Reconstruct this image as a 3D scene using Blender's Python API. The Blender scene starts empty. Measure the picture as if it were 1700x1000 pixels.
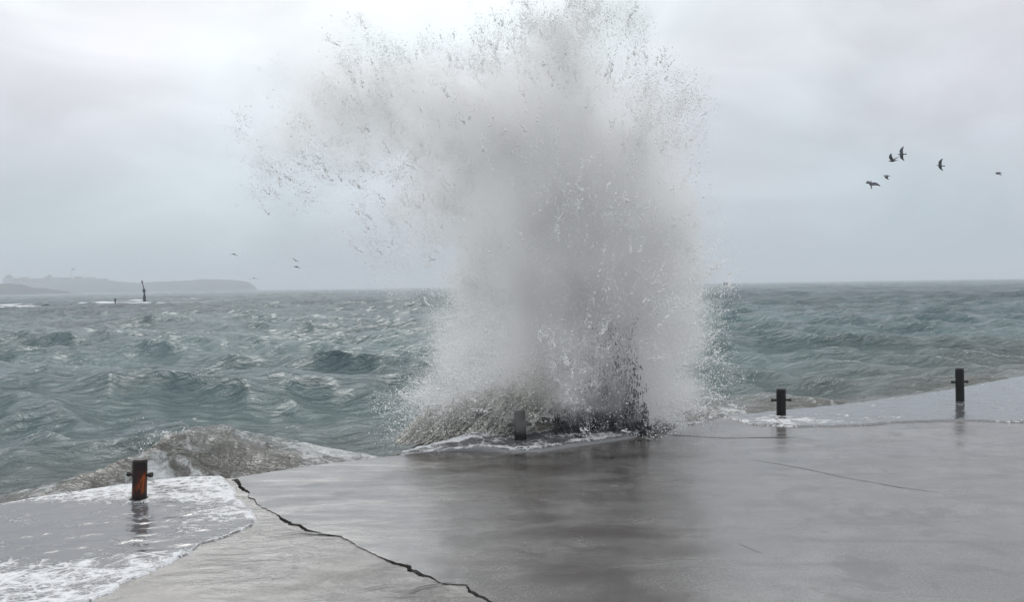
import bpy, bmesh, math, random
import numpy as np
from mathutils import Vector, Matrix, Euler

random.seed(7)
rng = np.random.default_rng(7)
scene = bpy.context.scene
C = scene.collection
PI = math.pi
R = math.radians

# ------------------------------------------------------------------ camera
W0, H0, F = 1700.0, 1000.0, 1322.0
CAM = Vector((0, 0, 2.0))
cd = bpy.data.cameras.new('camera')
cam = bpy.data.objects.new('camera', cd); C.objects.link(cam)
cd.sensor_width = 36.0; cd.lens = 36.0 * F / W0
cd.clip_start = 0.05; cd.clip_end = 20000
PITCH = -1.12; ROLL = -0.86
cam.location = CAM
cam.matrix_world = Matrix.Translation(CAM) @ Matrix.Rotation(R(90 + PITCH), 4, 'X') @ Matrix.Rotation(R(ROLL), 4, 'Z')
RM = (Matrix.Rotation(R(90 + PITCH), 3, 'X') @ Matrix.Rotation(R(ROLL), 3, 'Z'))
scene.camera = cam

# ------------------------------------------------------------------ world, sun, exposure
SUN_AZ, SUN_EL = -20.0, 38.0        # azimuth from +Y, to the left is negative
w = bpy.data.worlds.new("World"); scene.world = w; w.use_nodes = True
nt = w.node_tree; N = nt.nodes; L = nt.links
N.clear()
out = N.new('ShaderNodeOutputWorld'); bg = N.new('ShaderNodeBackground'); bg.inputs[1].default_value = 0.1
sky = N.new('ShaderNodeTexSky'); sky.sky_type = 'NISHITA'; sky.sun_disc = False
sky.sun_elevation = R(SUN_EL); sky.sun_rotation = R(SUN_AZ); sky.air_density = 1.5; sky.dust_density = 3.0
tc = N.new('ShaderNodeTexCoord'); sep = N.new('ShaderNodeSeparateXYZ'); L.new(tc.outputs['Generated'], sep.inputs[0])
ramp = N.new('ShaderNodeValToRGB'); cr = ramp.color_ramp
cr.elements[0].position = 0.0; cr.elements[0].color = (0.470, 0.545, 0.610, 1)
cr.elements[1].position = 1.0; cr.elements[1].color = (1.42, 1.44, 1.46, 1)
for p, c in ((0.08, (0.550, 0.610, 0.675)), (0.17, (0.65, 0.69, 0.75)), (0.30, (0.755, 0.785, 0.82)), (0.5, (0.98, 1.0, 1.03))):
    e = cr.elements.new(p); e.color = (*c, 1)
L.new(sep.outputs[2], ramp.inputs[0])
mp = N.new('ShaderNodeMapping'); mp.inputs['Scale'].default_value = (1.6, 1.6, 3.2); L.new(tc.outputs['Generated'], mp.inputs[0])
nz = N.new('ShaderNodeTexNoise'); nz.inputs['Scale'].default_value = 2.9; nz.inputs['Detail'].default_value = 5; nz.inputs['Roughness'].default_value = 0.5
nz.inputs['Distortion'].default_value = 0.6
L.new(mp.outputs[0], nz.inputs['Vector'])
mr = N.new('ShaderNodeMapRange'); mr.inputs[1].default_value = 0.3; mr.inputs[2].default_value = 0.7; mr.inputs[3].default_value = 0.88; mr.inputs[4].default_value = 1.14
L.new(nz.outputs[0], mr.inputs[0])
# the veiled sun brightens the cloud round its own direction
dot = N.new('ShaderNodeVectorMath'); dot.operation = 'DOT_PRODUCT'
gel = R(24)
dot.inputs[1].default_value = (math.sin(R(-14)) * math.cos(gel), math.cos(R(-14)) * math.cos(gel), math.sin(gel))
L.new(tc.outputs['Generated'], dot.inputs[0])
gm = N.new('ShaderNodeMapRange'); gm.interpolation_type = 'SMOOTHSTEP'
gm.inputs[1].default_value = 0.87; gm.inputs[2].default_value = 1.0; gm.inputs[3].default_value = 1.0; gm.inputs[4].default_value = 1.27
L.new(dot.outputs['Value'], gm.inputs[0])
mm = N.new('ShaderNodeMath'); mm.operation = 'MULTIPLY'; L.new(mr.outputs[0], mm.inputs[0]); L.new(gm.outputs[0], mm.inputs[1])
m10 = N.new('ShaderNodeMath'); m10.operation = 'MULTIPLY'; m10.inputs[1].default_value = 10.0; L.new(mm.outputs[0], m10.inputs[0])
vs = N.new('ShaderNodeVectorMath'); vs.operation = 'SCALE'; L.new(ramp.outputs[0], vs.inputs[0]); L.new(m10.outputs[0], vs.inputs['Scale'])
# faint violet and green-blue drift in the cloud
nz2 = N.new('ShaderNodeTexNoise'); nz2.inputs['Scale'].default_value = 1.7; nz2.inputs['Detail'].default_value = 3; L.new(mp.outputs[0], nz2.inputs['Vector'])
rt = N.new('ShaderNodeValToRGB'); rt.color_ramp.elements[0].position = .35; rt.color_ramp.elements[0].color = (1.02, 0.985, 1.0, 1)
rt.color_ramp.elements[1].position = .65; rt.color_ramp.elements[1].color = (0.96, 1.01, 1.005, 1)
L.new(nz2.outputs[0], rt.inputs[0])
vt = N.new('ShaderNodeVectorMath'); vt.operation = 'MULTIPLY'; L.new(vs.outputs[0], vt.inputs[0]); L.new(rt.outputs[0], vt.inputs[1])
mix = N.new('ShaderNodeMix'); mix.data_type = 'RGBA'; mix.inputs[0].default_value = 0.96
L.new(sky.outputs[0], mix.inputs[6]); L.new(vt.outputs[0], mix.inputs[7])
L.new(mix.outputs[2], bg.inputs[0]); L.new(bg.outputs[0], out.inputs[0])

sd = bpy.data.lights.new('sun', 'SUN'); sd.energy = 0.9; sd.angle = R(30); sd.color = (1.0, 0.97, 0.93)
so = bpy.data.objects.new('sun', sd); C.objects.link(so)
sv = Vector((math.sin(R(SUN_AZ)) * math.cos(R(SUN_EL)), math.cos(R(SUN_AZ)) * math.cos(R(SUN_EL)), math.sin(R(SUN_EL))))
so.rotation_euler = sv.to_track_quat('Z', 'Y').to_euler(); so.location = (-6, 20, 20)

vsn = scene.view_settings
scene.display_settings.display_device = 'sRGB'
vsn.view_transform = 'Standard'; vsn.look = 'None'; vsn.exposure = 0.0; vsn.gamma = 1.0; vsn.use_curve_mapping = False
cy = scene.cycles
cy.max_bounces = 12; cy.diffuse_bounces = 11; cy.glossy_bounces = 3; cy.transmission_bounces = 4; cy.volume_bounces = 7
cy.use_denoising = True

# ------------------------------------------------------------------ pixel -> place
def ray(px, py):
    return RM @ Vector(((px - W0 / 2) / F, -(py - H0 / 2) / F, -1.0))
def ground(px, py, z=0.0):
    d = ray(px, py); t = (z - CAM.z) / d.z
    return CAM + d * t
def at(px, py, Y):
    d = ray(px, py); return CAM + d * (Y / d.y)

# ------------------------------------------------------------------ helpers
def tag(o, label=None, cat=None, group=None, kind=None):
    if label: o['label'] = label
    if cat: o['category'] = cat
    if group: o['group'] = group
    if kind: o['kind'] = kind
    return o
def empty(name, loc, rz=0):
    o = bpy.data.objects.new(name, None); C.objects.link(o); o.location = loc; o.rotation_euler = (0, 0, rz)
    o.empty_display_size = 0.1
    return o
def link(name, me, mat, parent=None, smooth=False):
    o = bpy.data.objects.new(name, me); C.objects.link(o)
    if mat: me.materials.append(mat)
    if parent: o.parent = parent
    if smooth: me.polygons.foreach_set('use_smooth', [True] * len(me.polygons))
    return o
def frombm(name, bm, mat, parent=None, smooth=False):
    me = bpy.data.meshes.new(name); bm.to_mesh(me); bm.free()
    return link(name, me, mat, parent, smooth)
def npmesh(name, V, Fq):
    me = bpy.data.meshes.new(name)
    V = np.asarray(V, dtype=np.float32); Fq = np.asarray(Fq, dtype=np.int32)
    me.vertices.add(len(V)); me.vertices.foreach_set('co', V.ravel())
    n, k = Fq.shape
    me.loops.add(n * k); me.loops.foreach_set('vertex_index', Fq.ravel())
    me.polygons.add(n); me.polygons.foreach_set('loop_start', np.arange(0, n * k, k, dtype=np.int32))
    me.update(calc_edges=True)
    return me
def gridfaces(nr, nc):
    i = np.arange(nr - 1)[:, None] * nc + np.arange(nc - 1)[None, :]
    i = i.ravel()
    return np.stack([i, i + 1, i + nc + 1, i + nc], 1)
def fattr(me, name, a):
    at_ = me.attributes.new(name, 'FLOAT', 'POINT'); at_.data.foreach_set('value', np.asarray(a, dtype=np.float32).ravel())
_tab = rng.random(4096).astype(np.float64)
def vnoise(P, seed=0):
    P = np.asarray(P, dtype=np.float64)
    i = np.floor(P).astype(np.int64); f = P - i; f = f * f * (3 - 2 * f)
    def h(a, b, c):
        return _tab[(a * 73856093 ^ b * 19349663 ^ c * 83492791 ^ seed * 2654435) & 4095]
    x, y, z = i[:, 0], i[:, 1], i[:, 2]; fx, fy, fz = f[:, 0], f[:, 1], f[:, 2]
    def lx(yy, zz): return h(x, yy, zz) * (1 - fx) + h(x + 1, yy, zz) * fx
    a = lx(y, z) * (1 - fy) + lx(y + 1, z) * fy
    b = lx(y, z + 1) * (1 - fy) + lx(y + 1, z + 1) * fy
    return a * (1 - fz) + b * fz
def fbm(P, oct=4, seed=0, gain=.5):
    s = 0; a = 1; t = 0; P = np.asarray(P, dtype=np.float64)
    for k in range(oct):
        s = s + a * vnoise(P * 2 ** k + 17.3 * k, seed + k); t += a; a *= gain
    return s / t
def sstep(a, b, x):
    t = np.clip((x - a) / (b - a), 0, 1); return t * t * (3 - 2 * t)

# ------------------------------------------------------------------ node helpers
class NT:
    def __init__(s, name):
        s.m = bpy.data.materials.new(name); s.m.use_nodes = True; s.t = s.m.node_tree; s.n = s.t.nodes; s.l = s.t.links
        s.p = s.n['Principled BSDF']; s.out = s.n['Material Output']
        s.tc = s.n.new('ShaderNodeTexCoord')
    def new(s, t): return s.n.new('ShaderNode' + t)
    def mapping(s, scale, rot=(0, 0, 0), src=None):
        m = s.new('Mapping'); m.inputs['Scale'].default_value = scale; m.inputs['Rotation'].default_value = rot
        s.l.new(src or s.tc.outputs['Object'], m.inputs[0]); return m.outputs[0]
    def noise(s, vec, scale, detail=4, rough=.5, dist=0.0):
        n = s.new('TexNoise'); n.inputs['Scale'].default_value = scale; n.inputs['Detail'].default_value = detail
        n.inputs['Roughness'].default_value = rough; n.inputs['Distortion'].default_value = dist
        s.l.new(vec, n.inputs['Vector']); return n.outputs[0]
    def mr(s, v, a, b, c, d, smooth=False):
        n = s.new('MapRange'); n.inputs[1].default_value = a; n.inputs[2].default_value = b; n.inputs[3].default_value = c; n.inputs[4].default_value = d
        if smooth: n.interpolation_type = 'SMOOTHSTEP'
        s.l.new(v, n.inputs[0]); return n.outputs[0]
    def math(s, op, a, b=None):
        n = s.new('Math'); n.operation = op
        for i, v in enumerate((a, b)):
            if v is None: continue
            if isinstance(v, (int, float)): n.inputs[i].default_value = v
            else: s.l.new(v, n.inputs[i])
        return n.outputs[0]
    def mix(s, f, a, b):
        n = s.new('Mix'); n.data_type = 'RGBA'
        for i, v in ((0, f), (6, a), (7, b)):
            if isinstance(v, (int, float)): n.inputs[i].default_value = v
            elif isinstance(v, tuple): n.inputs[i].default_value = (*v, 1)
            else: s.l.new(v, n.inputs[i])
        return n.outputs[2]
    def attr(s, name):
        n = s.new('Attribute'); n.attribute_name = name; return n.outputs['Fac']
    def bump(s, h, dist, strength=1.0, prev=None):
        n = s.new('Bump'); n.inputs['Distance'].default_value = dist; n.inputs['Strength'].default_value = strength
        s.l.new(h, n.inputs['Height'])
        if prev: s.l.new(prev, n.inputs['Normal'])
        s.b_ = n
        return n.outputs[0]
    def set(s, **k):
        for a, v in k.items():
            a = a.replace('_', ' ')
            inp = s.p.inputs[a]
            if isinstance(v, (int, float)): inp.default_value = v
            elif isinstance(v, tuple): inp.default_value = (*v, 1) if len(v) == 3 else v
            else: s.l.new(v, inp)

# sea
def mat_sea():
    s = NT('sea_water')
    foam = s.attr('foam'); turb = s.attr('turbid'); far = s.attr('far')
    o = s.tc.outputs['Object']
    big = s.noise(s.mapping((.05, .12, .05)), 1.0, 3)
    teal = s.mix(s.mr(big, .35, .65, 0, 1), (0.060, 0.112, 0.124), (0.135, 0.215, 0.225))
    base = s.mix(turb, teal, (0.150, 0.148, 0.132))
    v = s.mapping((1, 1, 1), src=o)
    lace = s.noise(v, 5.5, 8, .68, .9)
    patch = s.noise(v, .55, 4, .6, .5)
    th = s.math('ADD', s.math('MULTIPLY', lace, .75), s.math('MULTIPLY', patch, .35))
    fm = s.math('ADD', foam, s.math('MULTIPLY', s.math('SUBTRACT', th, .56), 2.6))
    fm = s.mr(fm, .35, .85, 0, 1, True)
    fm = s.math('MULTIPLY', fm, s.mr(foam, 0.0, .25, .25, 1))
    col = s.mix(fm, base, (0.62, 0.64, 0.65))
    n1 = s.noise(s.mapping((.85, 1.8, 1), (0, 0, R(-6))), 2.6, 6, .62, .6)
    n2 = s.noise(s.mapping((.8, 2.0, 1), (0, 0, R(-6))), .5, 6, .62, .4)
    b = s.bump(n2, 2.6, 1.0)
    bn = s.b_; s.l.new(s.mr(far, 0, 1, .12, 1.0), bn.inputs['Strength'])
    b = s.bump(n1, .30, 1.0, b); s.l.new(s.mr(turb, .3, .95, 1.0, .8), s.b_.inputs['Strength'])
    b = s.bump(lace, .03, 1.0, b); s.l.new(fm, s.b_.inputs['Strength'])
    s.set(Base_Color=col, Roughness=s.mix(fm, (.08,) * 3, (.75,) * 3), IOR=1.34, Normal=b)
    return s.m
def mat_quay(kind):
    s = NT('wet_concrete_' + kind)
    o = s.tc.outputs['Object']
    v = s.mapping((1, 1, 1))
    a = s.noise(v, .7, 6, .6, .6); b_ = s.noise(v, 3.0, 8, .65); g = s.noise(v, 60, 4, .7)
    st = s.noise(s.mapping((.35, 2.2, 1), (0, 0, R(8))), 1.4, 6, .6, .8)
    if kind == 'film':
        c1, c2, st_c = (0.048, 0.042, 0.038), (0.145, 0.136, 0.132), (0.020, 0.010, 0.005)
    else:
        c1, c2, st_c = (0.12, 0.113, 0.108), (0.24, 0.226, 0.218), (0.055, 0.048, 0.043)
    c = s.mix(s.mr(a, .3, .7, 0, 1), c1, c2)
    c = s.mix(s.mr(b_, .42, .62, 0, .8, True), c, c1)
    c = s.mix(s.mr(st, .50, .68, 0, .75, True), c, st_c)
    c = s.mix(s.mr(g, .45, .7, 0, .5), c, (0.30, 0.29, 0.27)); pm = s.noise(v, 1.1, 7, .7, 1.2); c = s.mix(s.mr(pm, .52, .60, 0, .55, True), c, st_c)
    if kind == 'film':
        # brown algae stains, plus centre patches painting in the plume's dark reflection
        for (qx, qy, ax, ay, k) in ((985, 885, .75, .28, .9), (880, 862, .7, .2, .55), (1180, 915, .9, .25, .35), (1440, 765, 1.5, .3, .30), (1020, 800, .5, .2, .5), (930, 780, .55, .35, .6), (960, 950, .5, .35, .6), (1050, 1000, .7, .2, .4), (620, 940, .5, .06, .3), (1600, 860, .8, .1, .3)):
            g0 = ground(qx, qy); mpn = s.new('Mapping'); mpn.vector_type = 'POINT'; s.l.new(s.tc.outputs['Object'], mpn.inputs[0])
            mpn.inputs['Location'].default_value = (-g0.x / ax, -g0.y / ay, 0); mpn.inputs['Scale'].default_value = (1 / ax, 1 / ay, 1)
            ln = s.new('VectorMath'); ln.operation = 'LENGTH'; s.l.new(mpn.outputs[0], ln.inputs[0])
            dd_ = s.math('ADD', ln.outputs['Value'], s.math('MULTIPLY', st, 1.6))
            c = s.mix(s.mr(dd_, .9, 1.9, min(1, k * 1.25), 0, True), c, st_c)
        rp = s.noise(s.mapping((1.0, 1.9, 1), (0, 0, R(5))), 2.6, 5, .52, .6)
        r2 = s.noise(s.mapping((1.0, 2.2, 1)), .8, 2, .5, .3)
        wet = s.mr(s.noise(s.mapping((.5, 1.6, 1)), 1.3, 7, .66, .7), .36, .68, .05, .34)
        nb = s.bump(r2, .009, 1.0)
        nb = s.bump(rp, .0055, 1.0, nb)
        nb = s.bump(g, .0008, .5, nb)
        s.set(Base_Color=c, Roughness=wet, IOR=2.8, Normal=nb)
    else:
        rp = s.noise(s.mapping((1.0, 2.0, 1)), 3.0, 7, .6, .5)
        wet = s.mr(a, .35, .65, .16, .42)
        nb = s.bump(rp, .03, 1.0); nb = s.bump(b_, .01, .8, nb); nb = s.bump(g, .003, .8, nb)
        s.set(Base_Color=c, Roughness=wet, IOR=1.75, Normal=nb)
    return s.m
def mat_wash():
    s = NT('foam_wash'); foam = s.attr('foam')
    v = s.mapping((1.0, 1.35, 1), (0, 0, R(25)))
    dn = s.new('TexNoise'); dn.inputs['Scale'].default_value = 3.0; dn.inputs['Detail'].default_value = 5; s.l.new(v, dn.inputs['Vector'])
    ad = s.new('VectorMath'); ad.operation = 'MULTIPLY_ADD'; ad.inputs[1].default_value = (.42, .42, .42)
    s.l.new(dn.outputs[1], ad.inputs[0]); s.l.new(v, ad.inputs[2])
    def cells(sc):
        vo = s.new('TexVoronoi'); vo.feature = 'DISTANCE_TO_EDGE'; vo.inputs['Scale'].default_value = sc; s.l.new(ad.outputs[0], vo.inputs['Vector'])
        return vo.outputs['Distance']
    w1 = s.mr(cells(5.5), 0.0, .20, 1, 0); w2 = s.mr(cells(15), 0.0, .22, 1, 0)
    w = s.math('MAXIMUM', w1, s.math('MULTIPLY', w2, .8))
    fine = s.noise(v, 22, 6, .7); pt = s.noise(v, 2.6, 5, .65, .5); w = s.math('MULTIPLY', w, s.mr(pt, .3, .6, .35, 1.15))
    t = s.math('ADD', s.math('ADD', w, s.math('MULTIPLY', fine, .7)), s.math('MULTIPLY', s.math('ADD', foam, s.mr(pt, .35, .7, -.15, .25)), 1.35))
    fm = s.mr(t, 1.30, 1.95, 0, .95, True)
    col = s.mix(fm, (0.095, 0.098, 0.105), (0.66, 0.67, 0.69))
    rp = s.noise(s.mapping((1.0, 2.0, 1)), 3.5, 5, .6, .4)
    nb = s.bump(rp, .004, 1.0); nb = s.bump(s.math('MULTIPLY', w, fm), .012, 1.0, nb)
    s.set(Base_Color=col, Roughness=s.mix(fm, (.12,) * 3, (.7,) * 3), IOR=1.85, Normal=nb)
    return s.m
def simple(name, col, rough=.7, var=.25, scale=6.0, bump=0.0, **k):
    s = NT(name); n = s.noise(s.mapping((1, 1, 1)), scale, 6, .6)
    lo = tuple(c * (1 - var) for c in col); hi = tuple(min(1, c * (1 + var)) for c in col)
    s.set(Base_Color=s.mix(s.mr(n, .3, .7, 0, 1), lo, hi), Roughness=rough, **k)
    if bump: s.set(Normal=s.bump(n, bump, 1.0))
    return s.m
def mat_rust(name, amount):
    s = NT(name); n = s.noise(s.mapping((1, 1, .6)), 9, 6, .65, .6); g = s.noise(s.mapping((1, 1, 1)), 60, 4, .7)
    z = s.new('SeparateXYZ'); s.l.new(s.tc.outputs['Object'], z.inputs[0])
    band = s.math('MULTIPLY', s.mr(z.outputs[2], .04, .10, 0, 1, True), s.mr(z.outputs[2], .20, .30, 1, 0, True))
    f = s.math('MULTIPLY', s.mr(n, .42, .60, 0, 1, True), band)
    c = s.mix(s.mr(g, .3, .7, 0, 1), (0.006, 0.0055, 0.006), (0.016 + .012 * amount, 0.015, 0.015))
    c = s.mix(s.math('MULTIPLY', f, amount), c, (0.40, 0.085, 0.012))
    s.set(Base_Color=c, Roughness=.5, Metallic=0.0, Normal=s.bump(g, .004, .8)); s.p.inputs['Specular IOR Level'].default_value = .3
    return s.m
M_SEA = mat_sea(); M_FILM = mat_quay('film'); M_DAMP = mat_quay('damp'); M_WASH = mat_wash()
def mat_spray(name, a, b, back=.55):
    """clear drops: part of the light goes through them, part is thrown back"""
    s = NT(name); n = s.noise(s.mapping((1, 1, 1)), .8, 4, .6)
    c = s.mix(s.mr(n, .35, .65, 0, 1), a, b)
    s.set(Base_Color=c, Roughness=.5); s.p.inputs['Specular IOR Level'].default_value = .0
    if back <= 0: return s.m
    t = s.new('BsdfTranslucent'); s.l.new(c, t.inputs[0])
    m = s.new('MixShader'); m.inputs[0].default_value = back
    s.l.new(s.p.outputs[0], m.inputs[1]); s.l.new(t.outputs[0], m.inputs[2]); s.l.new(m.outputs[0], s.out.inputs[0])
    return s.m
M_SPRAY = mat_spray('spray_water', (0.98, 0.98, 0.975), (0.992, 0.992, 0.99), .0)

# ------------------------------------------------------------------ quay edge
edge_px = [(-500, 905), (-160, 865), (0, 838), (130, 818), (260, 800), (400, 786), (520, 773), (660, 757), (790, 744), (900, 728), (1000, 716), (1100, 706),
           (1250, 690), (1400, 674), (1500, 661), (1600, 644), (1700, 625), (1900, 600), (2200, 585)]
edge = [ground(*p) for p in edge_px]
EX = np.array([p.x for p in edge]); EY = np.array([p.y for p in edge])
def edgeY(x): return np.interp(x, EX, EY)
def jag(pts, step, amp, seed):
    out = []; k = 0
    for a, b in zip(pts[:-1], pts[1:]):
        n = max(1, int((b - a).length / step))
        for i in range(n): out.append(a.lerp(b, i / n))
    out.append(pts[-1])
    P = np.array([(p.x, p.y, 0) for p in out])
    n1 = fbm(P * 6, 4, seed, .6) - .5; n2 = fbm(P * 6 + 50, 4, seed + 9, .6) - .5
    return [Vector((p.x + amp * 2 * n1[i], p.y + amp * 2 * n2[i], 0)) for i, p in enumerate(out)]
crack_px = [(395, 792), (402, 808), (425, 838), (470, 862), (520, 884), (572, 893), (600, 907), (650, 934), (700, 951), (735, 966), (770, 972), (830, 1003), (960, 1075), (1200, 1230), (1500, 1500), (2000, 2300)]
crack = [ground(*p) for p in crack_px]
sea_edge = jag([e for e in edge if e.x > crack[0].x], .05, .025, 3)
cr_line = jag(crack, .02, .06, 11)
def slab(name, top_poly, z, mat, thick, label):
    me = bpy.data.meshes.new(name); n = len(top_poly)
    V = [(p.x, p.y, z) for p in top_poly] + [(p.x, p.y, z - thick) for p in top_poly]
    Fs = [tuple(range(n)), tuple(range(2 * n - 1, n - 1, -1))] + [((i + 1) % n, i, i + n, (i + 1) % n + n) for i in range(n)]
    me.from_pydata(V, [], Fs)
    bm = bmesh.new(); bm.from_mesh(me)
    bmesh.ops.recalc_face_normals(bm, faces=bm.faces)
    bmesh.ops.triangulate(bm, faces=[f for f in bm.faces if len(f.verts) > 4])
    bm.to_mesh(me); bm.free()
    o = link(name, me, mat); o['label'] = label; o['kind'] = 'structure'
    return o
# right slab, under a film of water
poly = [Vector((p.x, p.y, 0)) for p in cr_line] + [Vector((30, -3, 0)), Vector((30, float(EY[-1]), 0))] + [p for p in reversed(sea_edge)]
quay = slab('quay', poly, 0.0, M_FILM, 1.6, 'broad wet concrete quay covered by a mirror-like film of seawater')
# left slab, a little lower, matt wet concrete
off = []
for i, p in enumerate(cr_line):
    wdt = .0015 + .10 * max(0, -.46 + float(fbm(np.array([[p.x * 2.5, p.y * 2.5, 3.3]]), 3, 5)[0]))
    wdt += .05 * max(0, 1 - i / 45) * (i > 2)
    off.append(Vector((p.x - wdt * .75, p.y - wdt * .75, 0)))
left_edge = jag([e for e in edge if e.x < crack[0].x - .05], .05, .02, 4)
poly2 = [Vector((p.x, p.y, 0)) for p in off] + [Vector((crack[-1].x, -6, 0)), Vector((-30, -6, 0)), Vector((-30, float(EY[0]) - 8, 0))] + left_edge
quay2 = slab('quay_apron', poly2, -.008, M_DAMP, 1.6, 'lower slab of rough damp concrete in the near left of the quay')
# bottom of the joint
sub = bpy.data.meshes.new('joint_bed'); sub.from_pydata([(-12, -6, -.14), (29, -6, -.14), (29, 7, -.14), (-2, 7, -.14), (-3.1, 8.0, -.14), (-12, 4, -.14)], [], [(0, 1, 2, 3, 4, 5)])
jb = link('joint_bed', sub, simple('joint_dirt', (.02, .018, .015), .6)); jb['kind'] = 'structure'; jb['label'] = 'dark open joint between the two quay slabs'
# broken chips along the joint
V = []; Fc = []
P_ = np.array([(p.x, p.y, 0) for p in cr_line]); vis = [i for i in range(len(P_)) if 3.2 < P_[i, 1] < 8.3]
for k in range(160):
    i = random.choice(vis); s_ = random.uniform(.003, .010) * (1 if random.random() < .85 else 1.5)
    c = Vector((P_[i, 0] + random.gauss(-.02, .045), P_[i, 1] + random.gauss(-.02, .04), -.018))
    b0 = len(V)
    ang = [random.random() * .6 + j * 2 * PI / 5 for j in range(5)]
    for a_ in ang: V.append((c.x + math.cos(a_) * s_ * random.uniform(.7, 1.3), c.y + math.sin(a_) * s_ * random.uniform(.5, 1), c.z - .004))
    V.append((c.x, c.y, c.z + s_ * random.uniform(.4, .8)))
    for j in range(5): Fc.append((b0 + j, b0 + (j + 1) % 5, b0 + 5))
me = bpy.data.meshes.new('rubble'); me.from_pydata(V, [], Fc)
tag(link('rubble', me, simple('dark_chips', (.05, .046, .042), .5)), 'dark chips and grit crumbled along the broken joint of the quay', 'grit', kind='stuff')

# cracks in the right slab: narrow grooves laid as recessed strips
def strip(name, pts, wd, mat, z, seed, label, parent=None):
    pl = jag(pts, .05, .02, seed); V = []; n = len(pl)
    nn = fbm(np.array([(p.x * 3, p.y * 3, seed) for p in pl]), 3, seed)
    for i, p in enumerate(pl):
        d = (pl[min(i + 1, n - 1)] - pl[max(i - 1, 0)]).normalized(); q = Vector((-d.y, d.x, 0))
        ww = wd * (.2 + 1.6 * max(0, nn[i] - .25)) * min(1, i / 4, (n - 1 - i) / 4)
        V += [tuple(p + q * ww + Vector((0, 0, z))), tuple(p - q * ww + Vector((0, 0, z)))]
    me = bpy.data.meshes.new(name); me.from_pydata(V, [], [(2 * i, 2 * i + 1, 2 * i + 3, 2 * i + 2) for i in range(n - 1)])
    o = link(name, me, mat, parent)
    if label: o['label'] = label
    return o
M_CR = simple('crack_dirt', (.03, .026, .023), .35)
for k, (pp, wd, lb) in enumerate([
    ([(1240, 762), (1330, 778), (1420, 797), (1500, 811), (1580, 822)], .011, 'long thin crack running right across the wet quay'),
    ([(1222, 902), (1245, 912), (1268, 922)], .020, 'short dark crack in the near right of the wet quay'),
    ([(1100, 722), (1200, 728), (1320, 727)], .03, 'faint crack on the far side of the wet quay')]):
    o = strip('quay_crack', [ground(*p) for p in pp], wd, M_CR, .004, 20 + k, lb); o['kind'] = 'structure'
# cracks of the lower slab
for k, (pp, wd) in enumerate([([(440, 893), (500, 886), (560, 892)], .024), ([(640, 1000), (700, 978), (760, 968)], .014), ([(560, 990), (640, 975), (700, 970)], .010)]):
    o = strip('quay_crack', [ground(*p, -.008) for p in pp], wd, M_CR, .004, 40 + k, 'dark crack branching from the broken joint of the quay'); o['kind'] = 'structure'

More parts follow.
